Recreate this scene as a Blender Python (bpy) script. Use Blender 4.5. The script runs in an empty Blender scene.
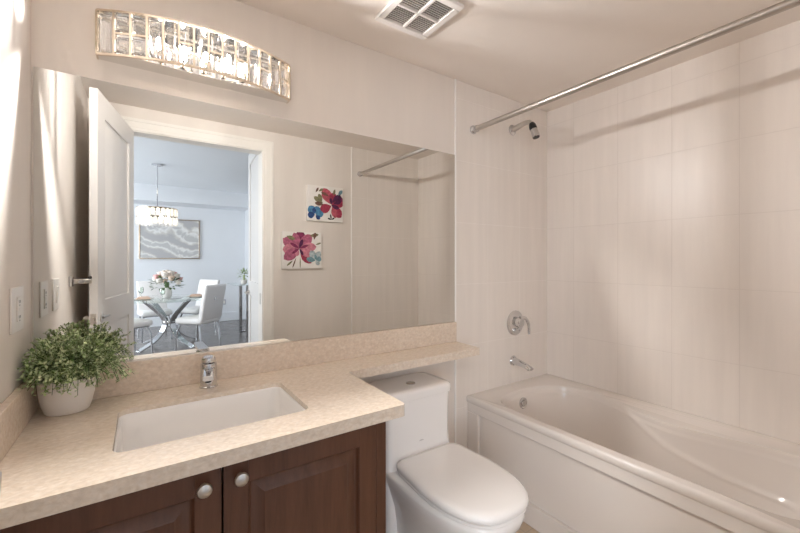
import bpy, bmesh, math, random
from mathutils import Vector, Matrix
S = bpy.context.scene
COL = S.collection
rad = math.radians
PI = math.pi

# ------------------------------------------------------------------ camera, world, lights, exposure
cam = bpy.data.cameras.new('camera'); cam.sensor_width = 36.0; cam.lens = 36.0*380/800
cam.shift_y = -6.0/800; cam.clip_start = 0.02
co = bpy.data.objects.new('camera', cam); COL.objects.link(co)
co.location = (0, -1.65, 1.33); co.rotation_euler = (rad(90), 0, rad(-34.2))
S.camera = co
S.view_settings.view_transform = 'Standard'; S.view_settings.look = 'None'
S.view_settings.exposure = 0.2; S.view_settings.gamma = 1.0
S.view_settings.use_curve_mapping = False
S.cycles.max_bounces = 14; S.cycles.diffuse_bounces = 8; S.cycles.glossy_bounces = 8
S.cycles.transparent_max_bounces = 24; S.cycles.transmission_bounces = 10
S.cycles.sample_clamp_indirect = 6.0
S.cycles.caustics_reflective = True; S.cycles.blur_glossy = 0.3; S.cycles.caustics_refractive = False
W = bpy.data.worlds.new('sky'); S.world = W; W.use_nodes = True
W.node_tree.nodes['Background'].inputs[0].default_value = (0.62, 0.78, 1.0, 1)
W.node_tree.nodes['Background'].inputs[1].default_value = 1.2
BULB_STRENGTH = 5300.0
BULB_COLOR = (1.0, 0.97, 0.95)

def area(name, loc, rot, sx, sy, power, color):
    l = bpy.data.lights.new(name, 'AREA'); l.shape = 'RECTANGLE'; l.size = sx; l.size_y = sy
    l.energy = power; l.color = color
    o = bpy.data.objects.new(name, l); COL.objects.link(o); o.location = loc; o.rotation_euler = rot
    return o
area('window_daylight', (-2.32, -4.9, 1.45), (0, rad(-90), 0), 2.0, 3.6, 160, (0.87, 0.93, 1.0))
area('hall_fill_light', (-0.9, -2.9, 2.70), (0, 0, 0), 0.9, 0.6, 18, (1.0, 0.96, 0.92))  # added fill through the doorway, no such lamp is known

# ------------------------------------------------------------------ materials
MATS = {}
def new_mat(name):
    m = bpy.data.materials.new(name); m.use_nodes = True; MATS[name] = m
    return m, m.node_tree.nodes, m.node_tree.links, m.node_tree.nodes['Principled BSDF']
def pmat(name, col, rough=0.5, metal=0.0, var=0.0, scale=8.0, bump=0.0, bscale=60.0, coat=0.0, spec=0.5, stretch=None):
    """principled with a soft procedural colour variation and bump"""
    m, n, l, p = new_mat(name)
    p.inputs['Base Color'].default_value = (*col, 1); p.inputs['Roughness'].default_value = rough
    p.inputs['Metallic'].default_value = metal; p.inputs['Coat Weight'].default_value = coat
    p.inputs['Specular IOR Level'].default_value = spec
    tc = n.new('ShaderNodeTexCoord'); src = tc.outputs['Object']
    if stretch:
        mp = n.new('ShaderNodeMapping'); mp.inputs['Scale'].default_value = stretch
        l.new(src, mp.inputs[0]); src = mp.outputs[0]
    if var:
        t = n.new('ShaderNodeTexNoise'); t.inputs['Scale'].default_value = scale; t.inputs['Detail'].default_value = 5
        l.new(src, t.inputs['Vector'])
        r = n.new('ShaderNodeMapRange'); r.inputs[1].default_value = 0.3; r.inputs[2].default_value = 0.7
        r.inputs[3].default_value = 1-var; r.inputs[4].default_value = 1+var
        l.new(t.outputs[0], r.inputs[0])
        x = n.new('ShaderNodeVectorMath'); x.operation = 'SCALE'; x.inputs[0].default_value = col
        l.new(r.outputs[0], x.inputs['Scale']); l.new(x.outputs[0], p.inputs['Base Color'])
    if bump:
        t2 = n.new('ShaderNodeTexNoise'); t2.inputs['Scale'].default_value = bscale; t2.inputs['Detail'].default_value = 3
        l.new(src, t2.inputs['Vector'])
        b = n.new('ShaderNodeBump'); b.inputs['Strength'].default_value = bump; b.inputs['Distance'].default_value = 0.01
        l.new(t2.outputs[0], b.inputs['Height']); l.new(b.outputs[0], p.inputs['Normal'])
    return m

def tile_mat(name, axis, off_a, off_z, wd, ht, c1, c2, grout, mortar=0.0022, rough=0.35):
    m, n, l, p = new_mat(name)
    tc = n.new('ShaderNodeTexCoord'); sp = n.new('ShaderNodeSeparateXYZ'); l.new(tc.outputs['Object'], sp.inputs[0])
    def add(sock, v):
        a = n.new('ShaderNodeMath'); a.operation = 'ADD'; a.inputs[1].default_value = v; l.new(sock, a.inputs[0]); return a.outputs[0]
    cb = n.new('ShaderNodeCombineXYZ')
    l.new(add(sp.outputs['XYZ'.index(axis[0])], off_a), cb.inputs[0]); l.new(add(sp.outputs['XYZ'.index(axis[1])], off_z), cb.inputs[1])
    br = n.new('ShaderNodeTexBrick'); br.offset = 0.0; br.squash = 1.0
    br.inputs['Scale'].default_value = 1; br.inputs['Mortar Size'].default_value = mortar; br.inputs['Mortar Smooth'].default_value = 0.3
    br.inputs['Brick Width'].default_value = wd; br.inputs['Row Height'].default_value = ht
    br.inputs['Color1'].default_value = (*c1, 1); br.inputs['Color2'].default_value = (*c2, 1); br.inputs['Mortar'].default_value = (*grout, 1)
    l.new(cb.outputs[0], br.inputs['Vector'])
    mp = n.new('ShaderNodeMapping'); mp.inputs['Scale'].default_value = (14, 14, 1.1); l.new(tc.outputs['Object'], mp.inputs[0])
    t = n.new('ShaderNodeTexNoise'); t.inputs['Scale'].default_value = 1.6; t.inputs['Detail'].default_value = 4; l.new(mp.outputs[0], t.inputs['Vector'])
    r = n.new('ShaderNodeMapRange'); r.inputs[1].default_value = 0.25; r.inputs[2].default_value = 0.75; r.inputs[3].default_value = 0.965; r.inputs[4].default_value = 1.035
    l.new(t.outputs[0], r.inputs[0])
    x = n.new('ShaderNodeVectorMath'); x.operation = 'SCALE'; l.new(br.outputs[0], x.inputs[0]); l.new(r.outputs[0], x.inputs['Scale'])
    l.new(x.outputs[0], p.inputs['Base Color'])
    b = n.new('ShaderNodeBump'); b.inputs['Strength'].default_value = 0.5; b.inputs['Distance'].default_value = 0.0015; b.invert = True
    l.new(br.outputs['Fac'], b.inputs['Height']); l.new(b.outputs[0], p.inputs['Normal'])
    p.inputs['Roughness'].default_value = rough
    return m

def stone_mat(name, base, dark, light, rough):
    m, n, l, p = new_mat(name)
    tc = n.new('ShaderNodeTexCoord')
    mp = n.new('ShaderNodeMapping'); mp.inputs['Scale'].default_value = (1, 1.5, 1.3); mp.inputs['Rotation'].default_value = (0, 0, 0.5)
    l.new(tc.outputs['Object'], mp.inputs[0])
    a = n.new('ShaderNodeTexNoise'); a.inputs['Scale'].default_value = 58; a.inputs['Detail'].default_value = 8; a.inputs['Roughness'].default_value = 0.65; a.inputs['Distortion'].default_value = 0.6
    l.new(mp.outputs[0], a.inputs['Vector'])
    cr = n.new('ShaderNodeValToRGB'); e = cr.color_ramp.elements
    e[0].position = 0.30; e[0].color = (*dark, 1); e[1].position = 0.72; e[1].color = (*light, 1)
    k = e.new(0.5); k.color = (*base, 1)
    l.new(a.outputs[0], cr.inputs[0])
    v = n.new('ShaderNodeTexVoronoi'); v.inputs['Scale'].default_value = 70; l.new(mp.outputs[0], v.inputs['Vector'])
    r = n.new('ShaderNodeMapRange'); r.inputs[1].default_value = 0.0; r.inputs[2].default_value = 0.9; r.inputs[3].default_value = 1.06; r.inputs[4].default_value = 0.93
    l.new(v.outputs['Distance'], r.inputs[0])
    x = n.new('ShaderNodeVectorMath'); x.operation = 'SCALE'; l.new(cr.outputs[0], x.inputs[0]); l.new(r.outputs[0], x.inputs['Scale'])
    l.new(x.outputs[0], p.inputs['Base Color']); p.inputs['Roughness'].default_value = rough
    return m

def wood_mat(name, c1, c2, stretch, rough=0.4):
    m, n, l, p = new_mat(name)
    tc = n.new('ShaderNodeTexCoord'); mp = n.new('ShaderNodeMapping'); mp.inputs['Scale'].default_value = stretch
    l.new(tc.outputs['Object'], mp.inputs[0])
    t = n.new('ShaderNodeTexNoise'); t.inputs['Scale'].default_value = 3; t.inputs['Detail'].default_value = 9; t.inputs['Roughness'].default_value = 0.7
    l.new(mp.outputs[0], t.inputs['Vector'])
    cr = n.new('ShaderNodeValToRGB'); e = cr.color_ramp.elements
    e[0].position = 0.32; e[0].color = (*c1, 1); e[1].position = 0.7; e[1].color = (*c2, 1)
    l.new(t.outputs[0], cr.inputs[0]); l.new(cr.outputs[0], p.inputs['Base Color'])
    p.inputs['Roughness'].default_value = rough
    b = n.new('ShaderNodeBump'); b.inputs['Strength'].default_value = 0.08; b.inputs['Distance'].default_value = 0.004
    l.new(t.outputs[0], b.inputs['Height']); l.new(b.outputs[0], p.inputs['Normal'])
    return m

def crystal_mat(name, clear=0.6, tint=(0.97, 0.97, 1.0), rough=0.02, milky=0.0, refr=0.0):
    """cut glass: lets light straight through, with a fresnel sheen on its facets"""
    m = bpy.data.materials.new(name); m.use_nodes = True; n = m.node_tree.nodes; l = m.node_tree.links; n.clear()
    out = n.new('ShaderNodeOutputMaterial'); tr = n.new('ShaderNodeBsdfTransparent'); tr.inputs[0].default_value = (*tint, 1)
    gl = n.new('ShaderNodeBsdfGlossy'); gl.inputs['Roughness'].default_value = rough; gl.inputs[0].default_value = (1, 1, 1, 1)
    fr = n.new('ShaderNodeLayerWeight'); fr.inputs[0].default_value = 1-clear
    mx = n.new('ShaderNodeMixShader'); l.new(fr.outputs['Fresnel'], mx.inputs[0])
    if refr:
        gs = n.new('ShaderNodeBsdfGlass'); gs.inputs['IOR'].default_value = 1.5; gs.inputs['Roughness'].default_value = 0.0; m3 = n.new('ShaderNodeMixShader'); m3.inputs[0].default_value = refr
        l.new(tr.outputs[0], m3.inputs[1]); l.new(gs.outputs[0], m3.inputs[2]); tr = m3
    if milky:
        df = n.new('ShaderNodeBsdfTranslucent'); df.inputs[0].default_value = (0.95, 0.94, 0.92, 1); m2 = n.new('ShaderNodeMixShader'); m2.inputs[0].default_value = milky
        l.new(tr.outputs[0], m2.inputs[1]); l.new(df.outputs[0], m2.inputs[2]); tr = m2
    l.new(tr.outputs[0], mx.inputs[1]); l.new(gl.outputs[0], mx.inputs[2]); l.new(mx.outputs[0], out.inputs[0])
    MATS[name] = m
    return m
def emit_mat(name, col, st):
    m = bpy.data.materials.new(name); m.use_nodes = True; n = m.node_tree.nodes; n.clear()
    out = n.new('ShaderNodeOutputMaterial'); e = n.new('ShaderNodeEmission'); e.inputs[0].default_value = (*col, 1); e.inputs[1].default_value = st
    m.node_tree.links.new(e.outputs[0], out.inputs[0]); MATS[name] = m
    return m

M = MATS
pmat('paint', (0.76, 0.705, 0.65), 0.6, var=0.025, scale=2.2, stretch=(6, 6, 0.7), bump=0.03, bscale=40)
pmat('ceiling_paint', (0.83, 0.77, 0.715), 0.7, var=0.03, scale=2, bump=0.04, bscale=50)
pmat('hall_paint', (0.76, 0.775, 0.80), 0.7, var=0.015, scale=2)
pmat('white_trim', (0.84, 0.81, 0.76), 0.35, var=0.012, scale=5)
pmat('bright_trim', (0.93, 0.91, 0.88), 0.3, var=0.01, scale=5)
pmat('door_white', (0.74, 0.72, 0.70), 0.3, var=0.012, scale=5)
TW, TH = 0.284, 0.3635
tile_mat('tile_side', 'YZ', 0.77+10*TW, -0.826+10*TH, TW, TH, (0.80, 0.745, 0.695), (0.795, 0.74, 0.69), (0.74, 0.685, 0.635))
tile_mat('tile_end', 'XZ', -1.784+10*0.3015, -0.826+10*TH, 0.3015, TH, (0.80, 0.745, 0.69), (0.795, 0.74, 0.685), (0.85, 0.80, 0.75))
tile_mat('tile_floor', 'XY', 0.1, 0.13, 0.33, 0.33, (0.52, 0.41, 0.30), (0.50, 0.39, 0.285), (0.42, 0.35, 0.28), 0.004, 0.35)
stone_mat('stone', (0.76, 0.66, 0.55), (0.68, 0.57, 0.45), (0.83, 0.755, 0.665), 0.22)
stone_mat('stone_splash', (0.72, 0.61, 0.50), (0.64, 0.525, 0.42), (0.79, 0.70, 0.60), 0.25)
wood_mat('walnut', (0.076, 0.030, 0.0150), (0.140, 0.058, 0.031), (9, 9, 0.9), 0.36)
wood_mat('floorboards', (0.125, 0.108, 0.100), (0.26, 0.235, 0.225), (1.2, 8, 1), 0.25)
pmat('ceramic', (0.88, 0.86, 0.84), 0.10, coat=0.3, var=0.008, scale=3)
pmat('sink_white', (0.91, 0.895, 0.875), 0.12, coat=0.3, var=0.006, scale=3)
pmat('acrylic', (0.75, 0.70, 0.655), 0.16, coat=0.2, var=0.008, scale=3)
pmat('chrome', (0.66, 0.66, 0.67), 0.08, 1.0, var=0.02, scale=20)
pmat('brushed_nickel', (0.60, 0.57, 0.53), 0.28, 1.0, var=0.04, scale=30)
pmat('rod_metal', (0.52, 0.485, 0.45), 0.38, 1.0, var=0.02, scale=20)
pmat('polished', (0.80, 0.79, 0.77), 0.05, 1.0, var=0.01, scale=20)
pmat('champagne', (0.70, 0.61, 0.50), 0.14, 1.0, var=0.03, scale=20)
pmat('black_rubber', (0.012, 0.011, 0.011), 0.4, var=0.1, scale=20)
pmat('dark_gap', (0.02, 0.018, 0.016), 0.9, var=0.1, scale=20)
pmat('gap_shade_grey', (0.22, 0.205, 0.19), 0.8, var=0.1, scale=20)
pmat('white_plastic', (0.80, 0.76, 0.71), 0.3, var=0.01, scale=8)
pmat('vent_white', (0.80, 0.77, 0.74), 0.4, var=0.01, scale=8)
pmat('pot_white', (0.82, 0.78, 0.74), 0.4, var=0.012, scale=10)
pmat('canvas_white', (0.82, 0.79, 0.75), 0.8, var=0.04, scale=14)
pmat('leather', (0.82, 0.80, 0.79), 0.45, var=0.015, scale=10)
pmat('soil', (0.05, 0.035, 0.02), 0.9, var=0.3, scale=60)
pmat('emblem_grey', (0.60, 0.585, 0.57), 0.35, var=0.02, scale=20)
m, n, l, p = new_mat('mirror_glass')
p.inputs['Base Color'].default_value = (0.75, 0.755, 0.735, 1); p.inputs['Metallic'].default_value = 1; p.inputs['Roughness'].default_value = 0.0
crystal_mat('crystal', 0.80, (0.94, 0.94, 0.95), refr=0.25)
crystal_mat('dimming_crystal', 0.76, (0.75, 0.75, 0.77), refr=0.75)
crystal_mat('milky_crystal', 0.75, (0.98, 0.97, 0.96), 0.05, 0.55)
crystal_mat('table_glass', 0.80, (0.92, 0.955, 0.93))
emit_mat('bulb_glow', BULB_COLOR, BULB_STRENGTH)
emit_mat('chandelier_glow', (1.0, 0.88, 0.72), 110.0)
emit_mat('fill_glow', (1.0, 0.88, 0.75), 3.0)  # glow of the added hall fill panel

# foliage with a per-leaf tone
def leaf_mat(name, a, b):
    m, n, l, p = new_mat(name)
    g = n.new('ShaderNodeNewGeometry'); cr = n.new('ShaderNodeValToRGB'); e = cr.color_ramp.elements
    e[0].color = (*a, 1); e[1].color = (*b, 1)
    l.new(g.outputs['Random Per Island'], cr.inputs[0]); l.new(cr.outputs[0], p.inputs['Base Color'])
    p.inputs['Roughness'].default_value = 0.5
    p.inputs['Transmission Weight'].default_value = 0.0
leaf_mat('thyme_leaf', (0.20, 0.31, 0.10), (0.74, 0.80, 0.52))
leaf_mat('rose_leaf', (0.05, 0.11, 0.04), (0.16, 0.24, 0.09))

# ------------------------------------------------------------------ mesh helpers
ORG = {}
class MB:
    def __init__(s): s.bm = bmesh.new(); s.mi = 0
    def _f(s, vs, smooth=True):
        try:
            f = s.bm.faces.new(vs); f.material_index = s.mi; f.smooth = smooth; return f
        except ValueError: return None
    def box(s, x0, x1, y0, y1, z0, z1):
        v = [s.bm.verts.new(c) for c in ((x0,y0,z0),(x1,y0,z0),(x1,y1,z0),(x0,y1,z0),(x0,y0,z1),(x1,y0,z1),(x1,y1,z1),(x0,y1,z1))]
        for q in ((3,2,1,0),(4,5,6,7),(0,1,5,4),(1,2,6,5),(2,3,7,6),(3,0,4,7)): s._f([v[i] for i in q])
        return s
    def poly(s, pts): s._f([s.bm.verts.new(p) for p in pts]); return s
    def loft(s, rings, cap0=True, cap1=True, closed=True):
        rs = [[s.bm.verts.new(p) for p in r] for r in rings]; n = len(rs[0])
        for a, b in zip(rs, rs[1:]):
            for i in range(n if closed else n-1):
                j = (i+1) % n; s._f([a[i], a[j], b[j], b[i]])
        if cap0: s._f(rs[0][::-1])
        if cap1: s._f(rs[-1])
        return s
    def tube(s, pts, r, seg=12, caps=True):
        pts = [Vector(p) for p in pts]; n = len(pts)
        rr = r if isinstance(r, (list, tuple)) else [r]*n
        rings = []; prev = None
        for i, p in enumerate(pts):
            d = (pts[min(i+1, n-1)] - pts[max(i-1, 0)]).normalized()
            if prev is None:
                u = d.orthogonal().normalized()
            else:
                u = (prev - d*prev.dot(d)).normalized()
            prev = u; w = d.cross(u)
            rings.append([p + (u*math.cos(2*PI*k/seg) + w*math.sin(2*PI*k/seg))*rr[i] for k in range(seg)])
        return s.loft(rings, caps, caps)
    def lathe(s, prof, c=(0,0,0), axis='Z', seg=24, sx=1, sy=1):
        """prof: list of (radius, height); axis is where height runs"""
        rings = []
        for r, h in prof:
            ring = []
            for k in range(seg):
                a = 2*PI*k/seg; x, y = r*math.cos(a)*sx, r*math.sin(a)*sy
                if axis == 'Z': q = (x, y, h)
                elif axis == 'Y': q = (x, h, -y)
                else: q = (h, x, y)
                ring.append((c[0]+q[0], c[1]+q[1], c[2]+q[2]))
            rings.append(ring)
        return s.loft(rings)
    def ball(s, c, r, seg=12, rings=8):
        rx, ry, rz = r if isinstance(r, (list, tuple)) else (r, r, r)
        R = []
        for i in range(rings+1):
            a = -PI/2 + PI*i/rings; q = max(math.cos(a), 0.02)
            R.append([(c[0]+rx*q*math.cos(2*PI*k/seg), c[1]+ry*q*math.sin(2*PI*k/seg), c[2]+rz*math.sin(a)) for k in range(seg)])
        return s.loft(R)
    def build(s, name, mat, parent=None, bevel=0, bseg=2, sharp=35, world=True, flat=False):
        bmesh.ops.recalc_face_normals(s.bm, faces=s.bm.faces[:])
        me = bpy.data.meshes.new(name); s.bm.to_mesh(me); s.bm.free()
        for mm in (mat if isinstance(mat, (list, tuple)) else [mat]): me.materials.append(M[mm])
        o = bpy.data.objects.new(name, me); COL.objects.link(o)
        if flat:
            for f in me.polygons: f.use_smooth = False
        else: me.set_sharp_from_angle(angle=rad(sharp))
        org = Vector((0,0,0))
        if parent is not None:
            o.parent = parent; org = ORG.get(parent.name, Vector((0,0,0)))
        if world and org.length > 0:
            me.transform(Matrix.Translation(-org))
        ORG[o.name] = org
        if bevel:
            b = o.modifiers.new('bevel', 'BEVEL'); b.width = bevel; b.segments = bseg; b.limit_method = 'ANGLE'; b.angle_limit = rad(40); b.harden_normals = False
        return o

def tag(o, label, cat, group=None):
    o['label'] = label; o['category'] = cat
    if group: o['group'] = group
    return o
def thing(name, loc, label, cat, group=None, rz=0):
    o = bpy.data.objects.new(name, None); COL.objects.link(o); o.location = loc; o.rotation_euler = (0, 0, rz)
    o.empty_display_size = 0.05
    ORG[o.name] = Vector(loc)
    return tag(o, label, cat, group)
def struct(o): o['kind'] = 'structure'; return o
def copy_tree(o, parent=None):
    c = o.copy(); COL.objects.link(c)
    if parent is not None: c.parent = parent
    for ch in list(o.children): copy_tree(ch, c)
    return c
def rrect(cx, cy, hx, hy, r, z, k=5):
    pts = []
    for qx, qy, a0 in ((1,1,0), (-1,1,90), (-1,-1,180), (1,-1,270)):
        for i in range(k+1):
            a = rad(a0 + 90*i/k); pts.append((cx+qx*(hx-r)+r*math.cos(a), cy+qy*(hy-r)+r*math.sin(a), z))
    return pts
def catmull(P, per=8, closed=True):
    out = []; n = len(P); P = [Vector(p) for p in P]
    for i in range(n if closed else n-1):
        g = (lambda j: P[j % n]) if closed else (lambda j: P[min(max(j, 0), n-1)])
        p0, p1, p2, p3 = g(i-1), g(i), g(i+1), g(i+2)
        for k in range(per):
            t = k/per
            out.append(0.5*((2*p1) + (p2-p0)*t + (2*p0-5*p1+4*p2-p3)*t*t + (3*p1-p0-3*p2+p3)*t**3))
    if not closed: out.append(P[-1])
    return out
def sstep(a, b, x):
    t = min(max((x-a)/(b-a), 0), 1); return t*t*(3-2*t)

# ------------------------------------------------------------------ the room
FY = -1.54                  # inner face of the wall with the doorway
XL, XR = -0.29, 2.387       # left wall, tiled long wall
ZC = 2.385; TX = 1.512      # ceiling; where the tiling starts on the mirror wall
DX0, DX1, DH = -0.065, 0.808, 2.215
struct(MB().box(XL-0.12, TX, 0, 0.12, 0, ZC+0.1).build('wall_back', 'paint'))
struct(MB().box(TX, XR+0.12, 0, 0.12, 0, ZC+0.1).build('wall_back_tiled', 'tile_end'))
struct(MB().box(XL-0.12, XL, FY, 0, 0, ZC+0.1).build('wall_left', 'paint'))
struct(MB().box(XR, XR+0.12, FY-0.12, 0, 0, ZC+0.1).build('wall_right_tiled', 'tile_side'))
fw = MB()
fw.box(XL-0.12, DX0-0.006, FY-0.12, FY, 0, 2.75).box(DX1+0.006, 1.618, FY-0.12, FY, 0, 2.75).box(DX0-0.006, DX1+0.006, FY-0.12, FY, DH+0.006, 2.75)
struct(fw.build('wall_front', 'paint'))
struct(MB().box(1.618, XR, FY-0.12, FY, 0, 2.75).build('wall_front_tiled', 'tile_end'))
struct(MB().box(XL-0.12, XR+0.12, FY, 0.12, ZC, ZC+0.1).build('ceiling', 'ceiling_paint'))
struct(MB().box(XL-0.12, XR+0.12, FY-0.12, 0.12, -0.1, 0).build('floor', 'tile_floor'))
struct(MB().box(1.502, TX, -0.009, 0, 0, ZC).build('trim_1', 'bright_trim', bevel=0.003))
struct(MB().box(1.607, 1.619, FY, FY+0.009, 0, ZC).build('trim_2', 'bright_trim', bevel=0.003))
# door casing on the bathroom side and the jamb lining
c = MB(); cw = 0.088
def casing(mb, y0, y1, sgn):
    for (w0, w1, t) in ((0.006, 0.030, 0.010), (0.026, 0.070, 0.0115), (0.066, cw, 0.017)):
        ya, yb = (y1, y1+t) if sgn > 0 else (y0-t, y0)
        mb.box(DX1+w0, DX1+w1, ya, yb, 0, DH+w1)
        mb.box(DX0-w1, DX0-w0, ya, yb, 0, DH+w1)
        mb.box(DX0-w0, DX1+w0, ya, yb, DH+w0, DH+w1)
casing(c, FY-0.12, FY, 1); casing(c, FY-0.12, FY, -1)
struct(c.build('trim_3', 'white_trim', bevel=0.0015))
j = MB()
j.box(DX1, DX1+0.006, FY-0.121, FY+0.001, 0, DH+0.006).box(DX0-0.006, DX0, FY-0.121, FY+0.001, 0, DH+0.006).box(DX0, DX1, FY-0.121, FY+0.001, DH, DH+0.006)
struct(j.build('trim_4', 'white_trim'))
sp = MB().box(DX1-0.003, DX1+0.001, FY-0.075, FY-0.045, 0.97, 1.06); struct(sp.build('trim_5', 'brushed_nickel', bevel=0.001))

# dining room beyond the doorway
HX0, HX1, HY, HZ = -2.2, 3.2, -7.45, 2.75
struct(MB().box(HX0-0.1, HX1, HY, FY-0.12, -0.1, 0).build('floor_dining', 'floorboards'))
struct(MB().box(HX0-0.1, HX1, HY, FY-0.12, HZ, HZ+0.1).build('ceiling_dining', 'hall_paint'))
struct(MB().box(HX0-0.1, HX1, HY-0.1, HY, 0, HZ).build('wall_dining_far', 'hall_paint'))
struct(MB().box(HX1, HX1+0.1, HY-0.1, FY, 0, HZ).build('wall_dining_right', 'hall_paint'))
wl = MB()
wl.box(HX0-0.1, HX0, HY, -6.7, 0, HZ).box(HX0-0.1, HX0, -3.1, FY-0.12, 0, HZ).box(HX0-0.1, HX0, -6.7, -3.1, 0, 0.45).box(HX0-0.1, HX0, -6.7, -3.1, 2.45, HZ)
struct(wl.build('wall_dining_left', 'hall_paint'))
struct(MB().box(HX0-0.1, XL-0.12, FY-0.12, FY-0.0, 0, HZ).box(XR, HX1, FY-0.12, FY, 0, HZ).build('wall_dining_near', 'hall_paint'))
wf = MB()
for y in (-6.7, -5.5, -4.3, -3.15): wf.box(HX0-0.07, HX0-0.02, y, y+0.05, 0.45, 2.45)
wf.box(HX0-0.07, HX0-0.02, -6.7, -3.1, 0.45, 0.50).box(HX0-0.07, HX0-0.02, -6.7, -3.1, 2.40, 2.45)
struct(wf.build('window_1', 'door_white'))
struct(MB().box(HX0, 1.93, HY, HY+0.62, 2.45, HZ).build('ceiling_bulkhead', 'hall_paint'))
struct(MB().box(1.93, 2.03, HY, HY+1.0, 0, HZ).build('wall_return', 'hall_paint'))
struct(MB().box(HX0, 1.93, HY, HY+0.018, 0, 0.19).build('baseboard_dining', 'hall_paint', bevel=0.005))
# fill lamp added on the hall ceiling to brighten the bathroom, no known fitting
t = thing('hall_fill_panel', (-0.9, -2.9, HZ), 'added flat fill lamp on the hall ceiling outside the bathroom doorway', 'lamp')
MB().box(-1.38, -0.42, -3.23, -2.57, HZ-0.03, HZ).build('fill_frame', 'white_trim', t)
MB().box(-1.34, -0.46, -3.19, -2.61, HZ-0.034, HZ-0.03).build('fill_diffuser', 'fill_glow', t)

# ------------------------------------------------------------------ doors
def door_leaf(name, length, z0, z1, mat, thick=0.035):
    """local frame: hinge at x=0, leaf runs along +x, thickness across y"""
    m = MB(); h = thick/2
    st = 0.115
    rails = [(z0, z0+0.22), (0.98, 1.12), (z1-0.12, z1)]
    m.box(0, st, -h, h, z0, z1).box(length-st, length, -h, h, z0, z1)
    for a, b in rails: m.box(st, length-st, -h, h, a, b)
    for (a, b) in ((z0+0.22, 0.98), (1.12, z1-0.12)):
        m.box(st, length-st, -h+0.010, h-0.010, a, b)
        # raised field with sloping edges
        for sg in (-1, 1):
            r0 = [(st+0.018, sg*(h-0.010), a+0.018), (length-st-0.018, sg*(h-0.010), a+0.018), (length-st-0.018, sg*(h-0.010), b-0.018), (st+0.018, sg*(h-0.010), b-0.018)]
            r1 = [(st+0.055, sg*(h-0.002), a+0.055), (length-st-0.055, sg*(h-0.002), a+0.055), (length-st-0.055, sg*(h-0.002), b-0.055), (st+0.055, sg*(h-0.002), b-0.055)]
            m.loft([r0, r1], cap0=False)
    return m.build(name, mat, sharp=25, world=False)
free = Vector((-0.204, -0.845)); hinge = Vector((-0.062, FY+0.005))
dv = free-hinge
d1 = struct(door_leaf('door_1', dv.length, 0.01, 2.212, 'door_white'))
d1.location = (hinge.x, hinge.y, 0); d1.rotation_euler = (0, 0, math.atan2(dv.y, dv.x))
L = dv.length; hz = 1.03
k = MB(); sg = 1                                    # side towards the left wall
k.lathe([(0.029, 0.0175), (0.029, 0.0225), (0.024, 0.025), (0.012, 0.026), (0.011, 0.050), (0.012, 0.053)], (L-0.062, 0, hz), 'Y', 20)
k.tube([(L-0.055, 0.050, hz), (L-0.09, 0.053, hz), (L-0.165, 0.050, hz-0.002)], [0.0095, 0.0085, 0.007], 12)
k.build('door_lever', 'brushed_nickel', d1, world=False)
k = MB()                                           # slim lever on the other side
k.lathe([(0.027, -0.0175), (0.027, -0.0205), (0.022, -0.0225), (0.010, -0.023)], (L-0.062, 0, hz), 'Y', 20)
k.tube([(L-0.055, -0.0245, hz), (L-0.09, -0.0245, hz), (L-0.165, -0.0245, hz-0.002)], [0.0065, 0.006, 0.005], 12)
k.build('door_lever', 'brushed_nickel', d1, world=False)
k = MB().box(L-0.0005, L+0.0015, -0.0125, 0.0125, hz-0.028, hz+0.028).box(L, L+0.010, -0.006, 0.006, hz-0.008, hz+0.010)
k.build('latch_plate', 'brushed_nickel', d1, world=False, bevel=0.001)
d2 = struct(door_leaf('door_2', 0.86, 0.01, 2.44, 'door_white'))
d2.location = (0.868, -1.73, 0); d2.rotation_euler = (0, 0, rad(-84.5))
k = MB(); k.tube([(0.80, -0.03, 1.0), (0.80, -0.06, 1.0), (0.70, -0.06, 1.0)], 0.009, 10); k.lathe([(0.026, -0.03), (0.026, -0.018)], (0.80, 0, 1.0), 'Y', 16)
k.build('door_lever', 'brushed_nickel', d2, world=False)

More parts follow.
